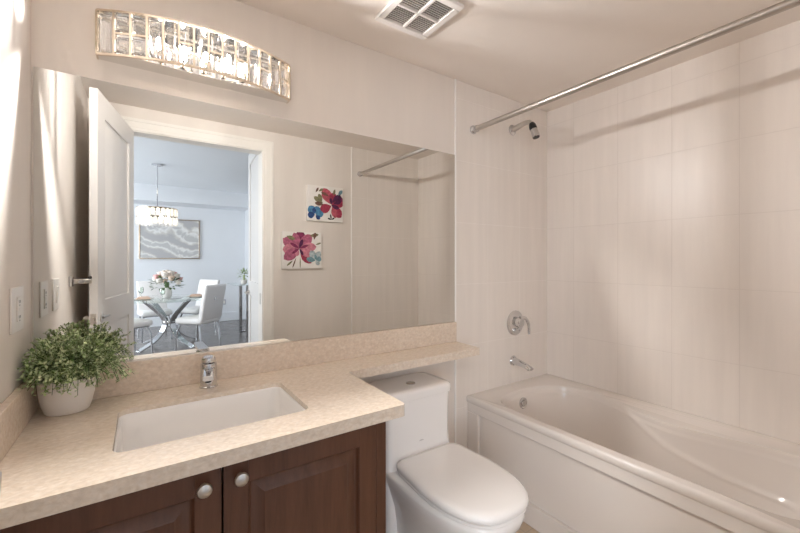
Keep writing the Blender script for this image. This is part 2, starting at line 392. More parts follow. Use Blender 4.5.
# ------------------------------------------------------------------ vanity: cabinet, worktop, sink, faucet
cab = thing('vanity_cabinet', (0.18, -0.3, 0), 'dark brown wooden vanity cabinet with two raised panel doors under the stone worktop', 'cabinet')
b = MB(); yf = -0.588
b.box(XL+0.002, XL+0.022, yf, -0.002, 0.0, 0.822).box(0.634, 0.652, yf, -0.002, 0.0, 0.822)
b.box(XL+0.022, 0.634, yf, -0.002, 0.09, 0.108).box(XL+0.022, 0.634, yf+0.07, yf+0.085, 0.0, 0.09)
b.box(XL+0.022, 0.634, -0.014, -0.002, 0.108, 0.822).box(XL+0.022, 0.634, yf, yf+0.02, 0.800, 0.822)
b.build('carcass', 'walnut', cab, bevel=0.001)
MB().box(0.618, 0.654, yf-0.019, yf, 0.0, 0.822).build('filler_strip', 'walnut', cab, bevel=0.0015)
def vdoor(x0, x1, knobx):
    m = MB(); y1 = yf; y0 = yf-0.021; z0, z1 = 0.10, 0.814; st = 0.060
    m.box(x0, x0+st, y0, y1, z0, z1).box(x1-st, x1, y0, y1, z0, z1).box(x0+st, x1-st, y0, y1, z0, z0+st).box(x0+st, x1-st, y0, y1, z1-st, z1)
    a0, a1, c0, c1 = x0+st, x1-st, z0+st, z1-st
    def ring(d, y): return [(a0+d, y, c0+d), (a1-d, y, c0+d), (a1-d, y, c1-d), (a0+d, y, c1-d)]
    m.loft([ring(-0.002, y0+0.001), ring(0.006, y0+0.014), ring(0.010, y0+0.016), ring(0.014, y0+0.015), ring(0.040, y0+0.004), ring(0.0405, y0+0.002)], cap0=False)
    d = m.build('door', 'walnut', cab, bevel=0.0025, sharp=20)
    k = MB(); k.lathe([(0.008, 0), (0.006, -0.004), (0.0055, -0.012), (0.010, -0.016), (0.0165, -0.020), (0.0175, -0.024), (0.0155, -0.028), (0.009, -0.031), (0.001, -0.032)], (knobx-0.003, y0, 0.777), 'Y', 24)
    k.build('knob', 'brushed_nickel', d)
    return d
vdoor(XL+0.004, 0.1655, 0.128); vdoor(0.1705, 0.616, 0.212)

zt, zb = 0.863, 0.824; FYC = -0.637; CX1 = 0.712; SHX = 1.500; SHY = -0.207
SX0, SX1, SY0, SY1 = -0.060, 0.440, -0.505, -0.176
wt = thing('worktop', (0.2, -0.3, zt), 'beige stone worktop with sink cutout and a narrow shelf running above the toilet', 'worktop')
bm = bmesh.new()
yk = -0.001
outer = [(XL+0.001, yk), (XL+0.001, FYC)]
def arc(cx, cy, r, a0, a1, n=5): return [(cx+r*math.cos(rad(a0+(a1-a0)*i/n)), cy+r*math.sin(rad(a0+(a1-a0)*i/n))) for i in range(n+1)]
outer += arc(CX1-0.012, FYC+0.012, 0.012, -90, 0)
outer += arc(CX1+0.02, SHY-0.02, 0.02, 180, 90)
outer += arc(SHX-0.008, SHY+0.008, 0.008, -90, 0)
outer += [(SHX, yk)]
hole = [(p[0], p[1]) for p in rrect((SX0+SX1)/2, (SY0+SY1)/2, (SX1-SX0)/2, (SY1-SY0)/2, 0.03, 0)]
def edges_of(pts, z):
    vs = [bm.verts.new((x, y, z)) for x, y in pts]
    return vs, [bm.edges.new((vs[i], vs[(i+1) % len(vs)])) for i in range(len(vs))]
for z in (zt, zb):
    vo, eo = edges_of(outer, z); vh, eh = edges_of(hole, z)
    bmesh.ops.triangle_fill(bm, edges=eo+eh, use_beauty=True)
    if z == zt: top = (vo, vh)
for ta, tb in ((top[0], vo), (top[1], vh)):
    n_ = len(ta)
    for i in range(n_): bm.faces.new((ta[i], ta[(i+1) % n_], tb[(i+1) % n_], tb[i]))
mb = MB(); mb.bm.free(); mb.bm = bm
mb.build('slab', 'stone', wt, bevel=0.0025, bseg=2)
MB().box(XL+0.001, 1.5015, -0.022, -0.001, zt, 0.975).build('backsplash', 'stone_splash', wt, bevel=0.002)
MB().box(XL+0.001, XL+0.021, FYC+0.01, -0.022, zt, 0.975).build('side_splash', 'stone_splash', wt, bevel=0.002)

# sink basin hung under the worktop
sk = thing('sink', (0.19, -0.34, 0.70), 'white rectangular undermount sink basin set in the beige worktop', 'sink')
m = MB(); cx, cy = (SX0+SX1)/2, (SY0+SY1)/2; hx, hy = (SX1-SX0)/2, (SY1-SY0)/2
rings = [rrect(cx, cy, hx+0.022, hy+0.022, 0.035, zb-0.016), rrect(cx, cy, hx+0.022, hy+0.022, 0.035, zb-0.001), rrect(cx, cy, hx+0.001, hy+0.001, 0.030, zb-0.001), rrect(cx, cy, hx-0.0012, hy-0.0012, 0.029, zb), rrect(cx, cy, hx-0.0012, hy-0.0012, 0.029, zt-0.016), rrect(cx, cy, hx-0.004, hy-0.004, 0.028, zt-0.018), rrect(cx, cy, hx-0.006, hy-0.006, 0.028, zt-0.023)]
for t_, zz in ((0.008, 0.79), (0.011, 0.75), (0.016, 0.715), (0.030, 0.696), (0.055, 0.688), (0.11, 0.684)):
    rings.append(rrect(cx, cy, hx-t_, hy-t_, max(0.03, 0.045-0.0*t_), zz))
rings.append(rrect(cx, cy, 0.03, 0.02, 0.015, 0.680))
m.loft(rings, cap0=False); m.build('basin', 'sink_white', sk, sharp=60)
MB().lathe([(0.024, 0.680), (0.024, 0.684), (0.018, 0.685), (0.002, 0.683)], (cx, cy, 0), 'Z', 20).build('drain', 'chrome', sk)

fc = thing('faucet', (0.205, -0.085, zt), 'short chrome single lever faucet behind the sink', 'faucet')
FXx, FYy = 0.205, -0.085
MB().lathe([(0.0315, zt+0.0004), (0.0315, zt+0.004), (0.0285, zt+0.007), (0.0275, zt+0.082), (0.027, zt+0.088), (0.010, zt+0.090)], (FXx, FYy, 0), 'Z', 28).build('body', 'chrome', fc)
m = MB()
def sect(y, z, hw, hh): return [(FXx + dx*hw, y, z + dz*hh) for dx, dz in ((1,-.6),(1,.6),(.7,1),(-.7,1),(-1,.6),(-1,-.6),(-.7,-1),(.7,-1))]
m.loft([sect(FYy-0.010, zt+0.062, 0.021, 0.016), sect(FYy-0.05, zt+0.066, 0.020, 0.013), sect(FYy-0.095, zt+0.064, 0.019, 0.010), sect(FYy-0.118, zt+0.061, 0.018, 0.009)])
m.build('spout', 'chrome', fc, bevel=0.002).rotation_euler = (0, 0, rad(-8))
MB().lathe([(0.010, zt+0.046), (0.010, zt+0.056)], (FXx, FYy-0.103, 0), 'Z', 16).build('aerator', 'dark_gap', fc).rotation_euler = (0, 0, rad(-8))
m = MB()
m.lathe([(0.022, zt+0.090), (0.024, zt+0.093), (0.0245, zt+0.104), (0.020, zt+0.112), (0.004, zt+0.115)], (FXx, FYy, 0), 'Z', 24)
def sect2(y, z, hw, hh): return [(FXx+hw, y, z-hh), (FXx+hw, y, z+hh), (FXx-hw, y, z+hh), (FXx-hw, y, z-hh)]
m.loft([sect2(FYy+0.014, zt+0.106, 0.020, 0.005), sect2(FYy-0.03, zt+0.114, 0.019, 0.0045), sect2(FYy-0.070, zt+0.124, 0.016, 0.0035)])
m.build('lever', 'chrome', fc, bevel=0.0015).rotation_euler = (0, 0, rad(-8))

# ------------------------------------------------------------------ mirror
MB().box(XL+0.007, 1.5005, -0.006, -0.0005, 0.9755, 1.9435).build('wall_mirror', 'mirror_glass', bevel=0.0)
tag(bpy.data.objects['wall_mirror'], 'wide frameless mirror on the wall above the stone backsplash', 'mirror')

# ------------------------------------------------------------------ vanity light: bowed metal frame with cut crystals
vl = thing('vanity_light', (0.2, 0, 2.09), 'bowed crystal vanity light with a champagne metal frame above the mirror', 'light')
VX0, VX1, VZ0, VZ1 = -0.123, 0.523, 2.018, 2.164
def bow(s):   # 0..1 along the bow
    x = VX0 + (VX1-VX0)*s; u = 2*s-1
    return Vector((x, -0.036 - 0.088*(1-u*u), 0))
def bar_path(mb, pts, w, h):
    rings = []
    n_ = len(pts)
    for i, p in enumerate(pts):
        d = (pts[min(i+1, n_-1)]-pts[max(i-1, 0)]).normalized(); q = Vector((d.y, -d.x, 0))
        rings.append([p+q*w+Vector((0,0,h)), p-q*w+Vector((0,0,h)), p-q*w-Vector((0,0,h)), p+q*w-Vector((0,0,h))])
    mb.loft(rings)
m = MB()
for z in (VZ0, VZ1): bar_path(m, [bow(i/28)+Vector((0,0,z)) for i in range(29)], 0.004, 0.0036)
NC = 14
for i in range(NC+1):
    p = bow(i/NC); d = (bow(min(i/NC+0.01, 1))-bow(max(i/NC-0.01, 0))).normalized(); q = Vector((d.y, -d.x, 0))
    a = [p+d*0.0034+q*0.004, p-d*0.0034+q*0.004, p-d*0.0034-q*0.004, p+d*0.0034-q*0.004]
    m.loft([[v+Vector((0,0,VZ0)) for v in a], [v+Vector((0,0,VZ1)) for v in a]])
split = {1: .50, 2: .50, 5: .52, 7: .48, 9: .50, 11: .50, 13: .50}
for i, f in split.items():
    bar_path(m, [bow((i+k/4)/NC)+Vector((0,0,VZ0+(VZ1-VZ0)*f)) for k in range(5)], 0.0035, 0.0028)
for s in (0.0, 1.0):
    p = bow(s)
    for z in (VZ0, VZ1): m.box(p.x-0.003, p.x+0.003, p.y, -0.001, z-0.003, z+0.003)
m.build('frame', 'champagne', vl)
m = MB().box(VX0+0.012, VX1-0.012, -0.016, -0.001, 2.022, 2.160); m.build('back_plate', 'polished', vl, bevel=0.003)
def rail(name, zr, cut=0.0, a=0.004, bb=0.996):
    m = MB(); r0 = [bow(a+(bb-a)*i/24) for i in range(25)]; r0 = [Vector((p.x, p.y+0.004+cut*max(0.0, 1-2.4*(2*(p.x-VX0)/(VX1-VX0)-1)**2), zr)) for p in r0]
    r1 = [Vector((p.x, -0.004, p.z)) for p in r0]
    r2 = [p+Vector((0, 0, -0.002)) for p in r0]; r3 = [p+Vector((0, 0, -0.002)) for p in r1]
    m.loft([r0, r1], False, False, False); m.loft([r2, r3], False, False, False); m.loft([r0, r2], False, False, False); m.loft([r1, r3], False, False, False)
    m.build(name, 'polished', vl)
m = MB()
for s_ in (0.0, 1.0):
    p = bow(s_); MB().box(p.x-0.0015, p.x+0.0015, p.y, -0.003, VZ0, VZ1).build('end_light_block', 'champagne', vl)  # opaque ends added to keep bulb light off the side walls
rail('bottom_rail', VZ0-0.001, 0.046); rail('top_light_block', VZ1+0.003)  # unseen top added to hold light in; bottom cut back to light the worktop
def crystal(i, z0, z1, pad=0.004):
    g_ = 0.025 if i < 4 or i > 10 else 0.17
    p0, p1 = bow((i+g_)/NC), bow((i+1-g_)/NC); d = (p1-p0); w = d.length; d.normalize(); q = Vector((d.y, -d.x, 0))
    if q.y > 0: q = -q
    def rg(ins, depth): return [p0+d*ins+q*depth+Vector((0,0,z0+ins)), p0+d*(w-ins)+q*depth+Vector((0,0,z0+ins)), p0+d*(w-ins)+q*depth+Vector((0,0,z1-ins)), p0+d*ins+q*depth+Vector((0,0,z1-ins))]
    m = MB(); m.loft([rg(0.010, -0.016), rg(pad*0.4, -0.009), rg(pad*0.4, -0.005), rg(0.009, 0.002)])
    m.build('crystal', 'dimming_crystal' if i < 4 else 'crystal', vl, flat=True)  # end cells filled and left ones darkened to dim light on the wall
for i in range(NC):
    if i in split:
        zm = VZ0+(VZ1-VZ0)*split[i]; crystal(i, VZ0+0.008, zm-0.007); crystal(i, zm+0.007, VZ1-0.008)
    else: crystal(i, VZ0+0.006, VZ1-(0.006 if i < 4 or i > 10 else 0.022))
for s in (0.28, 0.39, 0.50, 0.61, 0.72):
    p = bow(s); yb = min(-0.030, p.y*0.36); z = 2.094
    sock = MB().tube([(p.x, -0.02, z-0.028), (p.x, yb, z-0.028)], 0.004, 8).lathe([(0.009, z-0.032), (0.009, z-0.012)], (p.x, yb, 0), 'Z', 12).build('socket', 'champagne', vl)
    MB().ball((p.x, yb, z+0.006), (0.0085, 0.0085, 0.018), 10, 8).build('bulb', 'bulb_glow', sock)

# ------------------------------------------------------------------ wall plates and hook on the left wall
def plate(y0, y1, z0, z1, kind, label):
    t = thing('outlet' if kind == 'outlet' else 'light_switch', (XL, (y0+y1)/2, (z0+z1)/2), label, kind)
    MB().box(XL+0.0005, XL+0.0065, y0, y1, z0, z1).build('plate', 'white_plastic', t, bevel=0.002)
    yc = (y0+y1)/2; zc = (z0+z1)/2
    f = MB().box(XL+0.0065, XL+0.0095, yc-0.0175, yc+0.0175, zc-0.034, zc+0.034).build('socket_face' if kind == 'outlet' else 'rocker', 'white_plastic', t, bevel=0.0012)
    if kind == 'outlet':
        for dz in (-0.021, 0.021):
            for dy in (-0.006, 0.006): MB().box(XL+0.0093, XL+0.0099, yc+dy-0.001, yc+dy+0.001, zc+dz-0.004, zc+dz+0.004).build('slot', 'dark_gap', f)
            MB().box(XL+0.0093, XL+0.0099, yc-0.002, yc+0.002, zc+dz-0.012, zc+dz-0.0085).build('slot', 'dark_gap', f)
        for dy in (-0.009, 0.001): MB().box(XL+0.0093, XL+0.0107, yc+dy, yc+dy+0.008, zc-0.004, zc+0.004).build('test_button', 'vent_white', f)
    else:
        MB().loft([[(XL+0.0095, yc-0.013, zc-0.029), (XL+0.0095, yc+0.013, zc-0.029), (XL+0.0095, yc+0.013, zc+0.029), (XL+0.0095, yc-0.013, zc+0.029)],
                   [(XL+0.0105, yc-0.012, zc-0.028), (XL+0.0105, yc+0.012, zc-0.028), (XL+0.014, yc+0.012, zc+0.028), (XL+0.014, yc-0.012, zc+0.028)]]).build('paddle', 'white_plastic', f)
plate(-0.242, -0.122, 1.133, 1.257, 'outlet', 'white outlet plate on the left wall nearest the mirror corner')
plate(-0.465, -0.345, 1.133, 1.257, 'switch', 'white light switch plate on the left wall, the one further from the mirror')
hk = thing('wall_hook', (XL, -0.78, 1.228), 'chrome arm on a square wall base beside the open bathroom door', 'hook')
MB().box(XL+0.0005, XL+0.014, -0.808, -0.756, 1.203, 1.253).build('base', 'chrome', hk, bevel=0.003)
m = MB().box(XL+0.014, XL+0.085, -0.790, -0.776, 1.216, 1.240); m.build('arm', 'brushed_nickel', hk, bevel=0.004)
MB().lathe([(0.009, -0.775), (0.009, -0.773)], (XL+0.045, 0, 1.228), 'Y', 16, sx=1.5).build('inset', 'chrome', hk)
MB().ball((XL+0.078, -0.783, 1.246), 0.008, 10, 8).build('knob', 'black_rubber', hk)

# ------------------------------------------------------------------ potted plant
rng = random.Random(4)
pl = thing('potted_plant', (-0.187, -0.098, zt), 'small leafy green plant in a white oval pot on the worktop corner', 'plant')
PXc, PYc = -0.190, -0.098
m = MB()
prof = [(0.70, 0.000), (0.76, 0.004), (0.86, 0.025), (0.95, 0.055), (1.0, 0.085), (1.0, 0.100), (0.985, 0.104), (0.955, 0.104), (0.93, 0.095), (0.90, 0.082)]
m.lathe([(r, zt+0.0005+h) for r, h in prof], (PXc, PYc, 0), 'Z', 36, sx=0.070, sy=0.056); m.build('pot', 'pot_white', pl, sharp=60)
MB().lathe([(0.90, zt+0.083), (0.4, zt+0.09), (0.02, zt+0.092)], (PXc, PYc, 0), 'Z', 24, sx=0.070, sy=0.056).build('soil', 'soil', pl)
lf = MB(); st = MB()
def leaf(mb, p, d, up, ln, wd):
    d = d.normalized(); s = d.cross(up)
    if s.length < 1e-3: s = d.orthogonal()
    s.normalize(); nrm = s.cross(d)
    a = p; b1 = p+d*ln*0.45+s*wd+nrm*wd*0.3; b2 = p+d*ln*0.45-s*wd+nrm*wd*0.3; cpt = p+d*ln; mid = p+d*ln*0.5
    va, vb1, vb2, vc, vm = [mb.bm.verts.new(x) for x in (a, b1, b2, cpt, mid)]
    mb._f([va, vm, vb1]); mb._f([va, vb2, vm]); mb._f([vb1, vm, vc]); mb._f([vm, vb2, vc])
def inside(p): return p.x > XL+0.006 and p.y < -0.012 and p.z > 0.945 and not (p.x < XL+0.024 and p.z < 0.98) and not (p.y > -0.026 and p.z < 0.98)
for i in range(330):
    az = rng.uniform(0, 2*PI); el = rng.uniform(-0.42, 1.0)
    cx_ = math.cos(az)
    dirv = Vector((cx_*math.cos(el*1.45)*(1.16 if cx_ < 0 else 0.94), math.sin(az)*math.cos(el*1.45)*0.9-0.05, math.sin(el*1.45)*0.92))
    ln = rng.uniform(0.085, 0.138)
    p0 = Vector((PXc+rng.uniform(-.05, .05)+0.012, PYc+rng.uniform(-.03, .03)-0.012, zt+0.10))
    p1 = p0 + Vector((dirv.x*ln*0.55, dirv.y*ln*0.55, abs(dirv.z)*ln*0.5+0.034))
    p2 = p0 + dirv*ln + Vector((0, 0, 0.034 - 0.012*rng.random()))
    path = catmull([p0, p1, p2], 7, closed=False)
    path = [q for q in path if inside(q)]
    path = [q for q in path if q.x > XL+0.006 and q.y < -0.012]
    if len(path) < 4: continue
    st.tube(path, 0.0008, 4)
    for k, q in enumerate(path[2:]):
        for r in range(2):
            dd = (path[min(k+3, len(path)-1)]-path[k+1]).normalized()
            side = Vector((rng.gauss(0, 1), rng.gauss(0, 1), rng.gauss(0.2, 0.7))).normalized()
            d = dd*0.5+side
            L_ = rng.uniform(0.009, 0.016)
            if inside(q+d.normalized()*L_) and inside(q): leaf(lf, q, d, Vector((0, 0, 1)), L_, rng.uniform(0.0028, 0.0048))
lf.build('foliage', 'thyme_leaf', pl, flat=True); st.build('stems', 'rose_leaf', pl)

# ------------------------------------------------------------------ toilet
TXc = 1.085
tl = thing('toilet', (TXc, -0.4, 0), 'white one-piece toilet with closed lid between the vanity and the bathtub', 'toilet')
def dshape(hw, yb, yf_, z, back_r=0.05, k=10, taper=0.985, cx=TXc, ex=2.6):
    """D outline: straight back at yb, elliptical front ending at yf_"""
    ym = yb + (yf_-yb)*0.42; pts = []
    for i in range(2*k+1):                       # right side over the front to the left
        a = PI*i/(2*k); ca, sa = math.cos(a), math.sin(a)
        pts.append((cx + hw*math.copysign(abs(ca)**(2/ex), ca), ym + (yf_-ym)*abs(sa)**(2/ex), z))
    wl_ = hw*taper
    for sgn in (-1, 1):
        cxx = cx + sgn*(wl_-back_r); cyy = yb-back_r
        for i in range(6):
            a = rad(180-90*i/5) if sgn < 0 else rad(90-90*i/5)
            pts.append((cxx+back_r*math.cos(a), cyy+back_r*math.sin(a), z))
    return pts
m = MB()
m.loft([dshape(0.150, -0.03, -0.56, 0.0), dshape(0.148, -0.03, -0.56, 0.03), dshape(0.150, -0.03, -0.575, 0.10), dshape(0.156, -0.03, -0.61, 0.18),
        dshape(0.168, -0.03, -0.67, 0.25), dshape(0.186, -0.03, -0.728, 0.31), dshape(0.198, -0.03, -0.757, 0.355), dshape(0.203, -0.03, -0.766, 0.385),
        dshape(0.200, -0.03, -0.762, 0.399), dshape(0.190, -0.04, -0.750, 0.403)])
m.build('bowl', 'ceramic', tl, sharp=60)
m = MB()
def tk(hx, y1, z, r=0.035): return rrect(TXc-0.005, (y1-0.022)/2, hx, (-0.022-y1)/2, r, z, 6)
m.loft([tk(0.192, -0.255, 0.0), tk(0.192, -0.255, 0.16), tk(0.198, -0.260, 0.30), tk(0.199, -0.262, 0.385), tk(0.197, -0.258, 0.402), tk(0.193, -0.246, 0.415), tk(0.190, -0.238, 0.44), tk(0.188, -0.232, 0.50), tk(0.188, -0.232, 0.58), tk(0.190, -0.236, 0.685)])
m.build('tank', 'ceramic', tl, sharp=60)
m = MB(); m.loft([tk(0.189, -0.236, 0.687), tk(0.196, -0.243, 0.689), tk(0.197, -0.245, 0.712), tk(0.194, -0.242, 0.724), tk(0.186, -0.234, 0.730), tk(0.150, -0.21, 0.732)])
m.build('tank_lid', 'ceramic', tl, sharp=60)
MB().lathe([(0.023, 0.731), (0.023, 0.736), (0.019, 0.738), (0.002, 0.738)], (TXc-0.003, -0.150, 0), 'Z', 24).build('flush_button', 'chrome', tl)
MB().lathe([(0.013, -0.2322), (0.013, -0.2334)], (TXc+0.0, 0, 0.487), 'Y', 20, sx=1, sy=0.42).build('emblem', 'emblem_grey', tl)
m = MB(); m.loft([dshape(0.186, -0.262, -0.758, 0.404, taper=0.93, cx=TXc+0.007), dshape(0.192, -0.258, -0.764, 0.406, taper=0.93, cx=TXc+0.007), dshape(0.192, -0.258, -0.764, 0.412, taper=0.93, cx=TXc+0.007), dshape(0.187, -0.262, -0.759, 0.415, taper=0.93, cx=TXc+0.007)])
m.build('seat', 'ceramic', tl, sharp=60)
m = MB()
m.loft([dshape(0.190, -0.252, -0.763, 0.4200, taper=0.93, cx=TXc+0.007), dshape(0.195, -0.250, -0.769, 0.422, taper=0.93, cx=TXc+0.007), dshape(0.196, -0.249, -0.771, 0.432, taper=0.93, cx=TXc+0.007), dshape(0.193, -0.252, -0.767, 0.441, taper=0.93, cx=TXc+0.007), dshape(0.184, -0.260, -0.757, 0.447, taper=0.93, cx=TXc+0.007), dshape(0.165, -0.28, -0.735, 0.450, taper=0.93, cx=TXc+0.007), dshape(0.06, -0.38, -0.60, 0.452, taper=0.93, cx=TXc+0.007)])
m.build('lid', 'ceramic', tl, sharp=60)

# ------------------------------------------------------------------ bathtub
tb = thing('bathtub', (2.0, -0.77, 0), 'off-white alcove bathtub with wavy inner rim and panelled front', 'bathtub')
RX0, RX1, RY0, RY1, RZ = 1.600, XR-0.001, FY+0.001, -0.001, 0.525
op = [(1.655,-.30),(1.685,-.19),(1.78,-.125),(1.95,-.105),(2.12,-.132),(2.24,-.22),(2.288,-.37),(2.255,-.54),(2.185,-.70),(2.150,-.86),(2.178,-1.02),(2.225,-1.20),(2.215,-1.35),(2.10,-1.44),(1.95,-1.46),(1.78,-1.44),(1.685,-1.37),(1.655,-1.25),(1.652,-.95),(1.652,-.6)]
out2 = [(p.x, p.y) for p in catmull([(a, b_, 0) for a, b_ in op], 6)]
bm = bmesh.new()
vo, eo = None, None
def ring_edges(pts, z):
    vs = [bm.verts.new((x, y, z)) for x, y in pts]
    return vs, [bm.edges.new((vs[i], vs[(i+1) % len(vs)])) for i in range(len(vs))]
rect = [(RX0+0.012, RY1), (RX1, RY1), (RX1, RY0), (RX0+0.012, RY0)]
ro, e1 = ring_edges(rect, RZ); ri, e2 = ring_edges(out2, RZ)
bmesh.ops.triangle_fill(bm, edges=e1+e2, use_beauty=True)
# floor outline the walls run down to
def floor_pt(x, y):
    fx = 1.96 + (x-1.96)*0.60; fy = -0.66 + (y+0.70)*0.66
    return min(max(fx, 1.76), 2.14), fy
prev = ri
prof = [(0, z) for z in (0.003, 0.012, 0.022)] + [(0, 0.03+0.0076*k) for k in range(51)]
DEPTH = 0.412
for t_, dz in prof:
    cur = []
    for (x, y) in out2:
        fx, fy = floor_pt(x, y)
        k = dz/DEPTH
        s_ = 0.06 + 0.50*k + 0.44*k**7 if dz > 0.03 else 0.06*(dz/0.03)**0.5
        px, py = x+(fx-x)*s_, y+(fy-y)*s_
        z = RZ-dz
        if x > 2.05 and -1.44 < y < -0.43:      # moulded back-rest crease along the far side
            q_ = [(-.42, .53), (-.64, .500), (-.87, .412), (-1.11, .350), (-1.24, .335), (-1.5, .33)]
            for (ya, za), (yb_, zb_) in zip(q_, q_[1:]):
                if yb_ <= y <= ya: zr = za+(zb_-za)*(ya-y)/(ya-yb_)
            fade = sstep(0.46, 0.70, -y)
            px -= fade*(0.008*math.exp(-((z-zr)/0.008)**2) + 0.006*sstep(-0.004, 0.010, zr-z))
        cur.append(bm.verts.new((px, py, z)))
    n_ = len(cur)
    for i in range(n_):
        f = bm.faces.new((prev[i], prev[(i+1) % n_], cur[(i+1) % n_], cur[i])); f.smooth = True
    prev = cur
bm.faces.new(prev)
# rolled front lip
lip = [(0.012, 0.0), (0.005, 0.002), (0.001, 0.007), (0.0, 0.014), (0.0, 0.030), (0.004, 0.036)]
pv = None
for dx, dz in lip:
    q = [bm.verts.new((RX0+dx, RY1, RZ-dz)), bm.verts.new((RX0+dx, RY0, RZ-dz))]
    if pv: bm.faces.new((pv[0], pv[1], q[1], q[0])).smooth = True
    pv = q
mb = MB(); mb.bm.free(); mb.bm = bm
mb.build('shell', 'acrylic', tb, sharp=50)
m = MB(); ax = RX0+0.007
m.box(ax, ax+0.03, RY0, RY1, 0.435, RZ-0.03).box(ax, ax+0.03, RY0, RY1, 0.0, 0.105)
m.box(ax, ax+0.03, RY1-0.085, RY1, 0.105, 0.435).box(ax, ax+0.03, RY0, RY0+0.085, 0.105, 0.435)
m.box(ax+0.018, ax+0.03, RY0+0.085, RY1-0.085, 0.105, 0.435)
m.build('apron', 'acrylic', tb, bevel=0.003)
m = MB().lathe([(0.036, 0), (0.036, -0.006), (0.030, -0.010), (0.026, -0.006), (0.020, -0.006), (0.018, -0.011), (0.002, -0.012)], (1.955, -0.128, 0.445), 'Y', 28); m.build('overflow_plate', 'chrome', tb)
MB().lathe([(0.03, 0.1135), (0.03, 0.117), (0.02, 0.119), (0.002, 0.119)], (1.955, -0.42, 0), 'Z', 20).build('drain', 'chrome', tb)

# ------------------------------------------------------------------ shower fittings
sr = thing('shower_rod', (1.66, 0, 2.118), 'brushed metal shower curtain rod spanning above the bathtub', 'rod')
MB().tube([(1.654, -0.012, 2.118), (1.70, FY+0.012, 2.145)], 0.0155, 18).build('rod', 'rod_metal', sr)
for y, sg, x, z in ((-0.0005, -1, 1.654, 2.118), (FY+0.0005, 1, 1.70, 2.145)):
    MB().lathe([(0.026, 0), (0.026, sg*0.006), (0.023, sg*0.012), (0.020, sg*0.016), (0.020, sg*0.032), (0.015, sg*0.034)], (x, y, z), 'Y', 24).build('flange', 'chrome', sr)
sh = thing('shower_fixture', (2.01, 0, 2.187), 'chrome shower head with a black collar on a short arm below the rod', 'shower head')
MB().lathe([(0.034, -0.0005), (0.034, -0.004), (0.026, -0.010), (0.020, -0.014)], (2.012, 0, 2.186), 'Y', 24).build('flange', 'chrome', sh)
MB().tube([(2.012, -0.006, 2.186), (2.012, -0.06, 2.196), (2.012, -0.110, 2.203), (2.014, -0.135, 2.199), (2.016, -0.148, 2.185)], [0.021, 0.0175, 0.015, 0.0145, 0.014], 16).build('arm', 'brushed_nickel', sh)
ax_ = [(2.016, -0.146, 2.188), (2.017, -0.151, 2.176), (2.018, -0.156, 2.160), (2.019, -0.161, 2.146)]
MB().tube(ax_, [0.015, 0.021, 0.023, 0.023], 18).build('collar', 'black_rubber', sh)
MB().tube([ax_[-1], (2.021, -0.170, 2.118), (2.022, -0.176, 2.098), (2.0222, -0.1765, 2.096)], [0.0225, 0.0225, 0.0245, 0.022], 20).build('spray_body', 'chrome', sh)
MB().tube([(2.0222, -0.1767, 2.0955), (2.0225, -0.178, 2.091)], [0.021, 0.020], 20).build('spray_face', 'black_rubber', sh)
sv = thing('shower_valve', (2.04, 0, 0.918), 'round chrome shower valve with curved lever on the tiled end wall', 'valve')
MB().lathe([(0.082, -0.0005), (0.082, -0.004), (0.074, -0.010), (0.050, -0.014), (0.034, -0.018)], (2.04, 0, 0.918), 'Y', 36).build('escutcheon', 'chrome', sv)
MB().lathe([(0.032, -0.016), (0.030, -0.050), (0.026, -0.056), (0.002, -0.058)], (2.04, 0, 0.925), 'Y', 24).build('hub', 'chrome', sv)
MB().tube(catmull([(2.035, -0.045, 0.955), (2.075, -0.055, 0.952), (2.106, -0.058, 0.910), (2.112, -0.056, 0.845)], 6, False), [0.012]*7+[0.0105]*6+[0.009]*6, 12).build('lever', 'chrome', sv)
MB().lathe([(0.011, -0.012), (0.011, -0.028), (0.002, -0.030)], (2.03, 0, 0.872), 'Y', 16, sx=2.0).build('diverter_knob', 'chrome', sv)
ts = thing('tub_spout', (2.02, 0, 0.67), 'chrome bathtub spout below the shower valve', 'spout')
MB().lathe([(0.033, -0.0005), (0.033, -0.006), (0.027, -0.012)], (2.02, 0, 0.672), 'Y', 24).build('flange', 'chrome', ts)
m = MB()
def sps(y, z, w, h): return [(2.02+w*math.cos(2*PI*k/16), y, z+h*math.sin(2*PI*k/16)) for k in range(16)]
m.loft([sps(-0.008, 0.672, 0.026, 0.025), sps(-0.05, 0.668, 0.024, 0.021), sps(-0.10, 0.659, 0.023, 0.016), sps(-0.135, 0.651, 0.022, 0.012), sps(-0.145, 0.648, 0.019, 0.008)])
m.build('spout', 'chrome', ts)
MB().lathe([(0.012, 0.6365), (0.012, 0.645)], (2.02, -0.126, 0), 'Z', 16).build('nozzle', 'brushed_nickel', ts)

# ------------------------------------------------------------------ ceiling vent
cv = thing('ceiling_vent', (0.97, -0.36, ZC), 'white square exhaust fan grille with four slatted openings on the ceiling', 'vent')
x0, x1, y0, y1 = 0.834, 1.100, -0.505, -0.228
m = MB(); zf = ZC-0.016; fr = 0.030
m.box(x0, x1, y0, y0+fr, zf, ZC-0.0005).box(x0, x1, y1-fr, y1, zf, ZC-0.0005).box(x0, x0+fr, y0+fr, y1-fr, zf, ZC-0.0005).box(x1-fr, x1, y0+fr, y1-fr, zf, ZC-0.0005)
m.box((x0+x1)/2-0.008, (x0+x1)/2+0.008, y0+fr, y1-fr, zf, ZC-0.004).box(x0+fr, x1-fr, (y0+y1)/2-0.005, (y0+y1)/2+0.005, zf, ZC-0.004)
m.build('frame', 'vent_white', cv, bevel=0.003)
m = MB().box(x0+fr, x1-fr, y0+fr, y1-fr, ZC-0.003, ZC-0.0005); m.build('gap_shade_sheet', 'gap_shade_grey', cv)  # flat grey sheet standing in for the shade between the slats
xm, ym = (x0+x1)/2, (y0+y1)/2
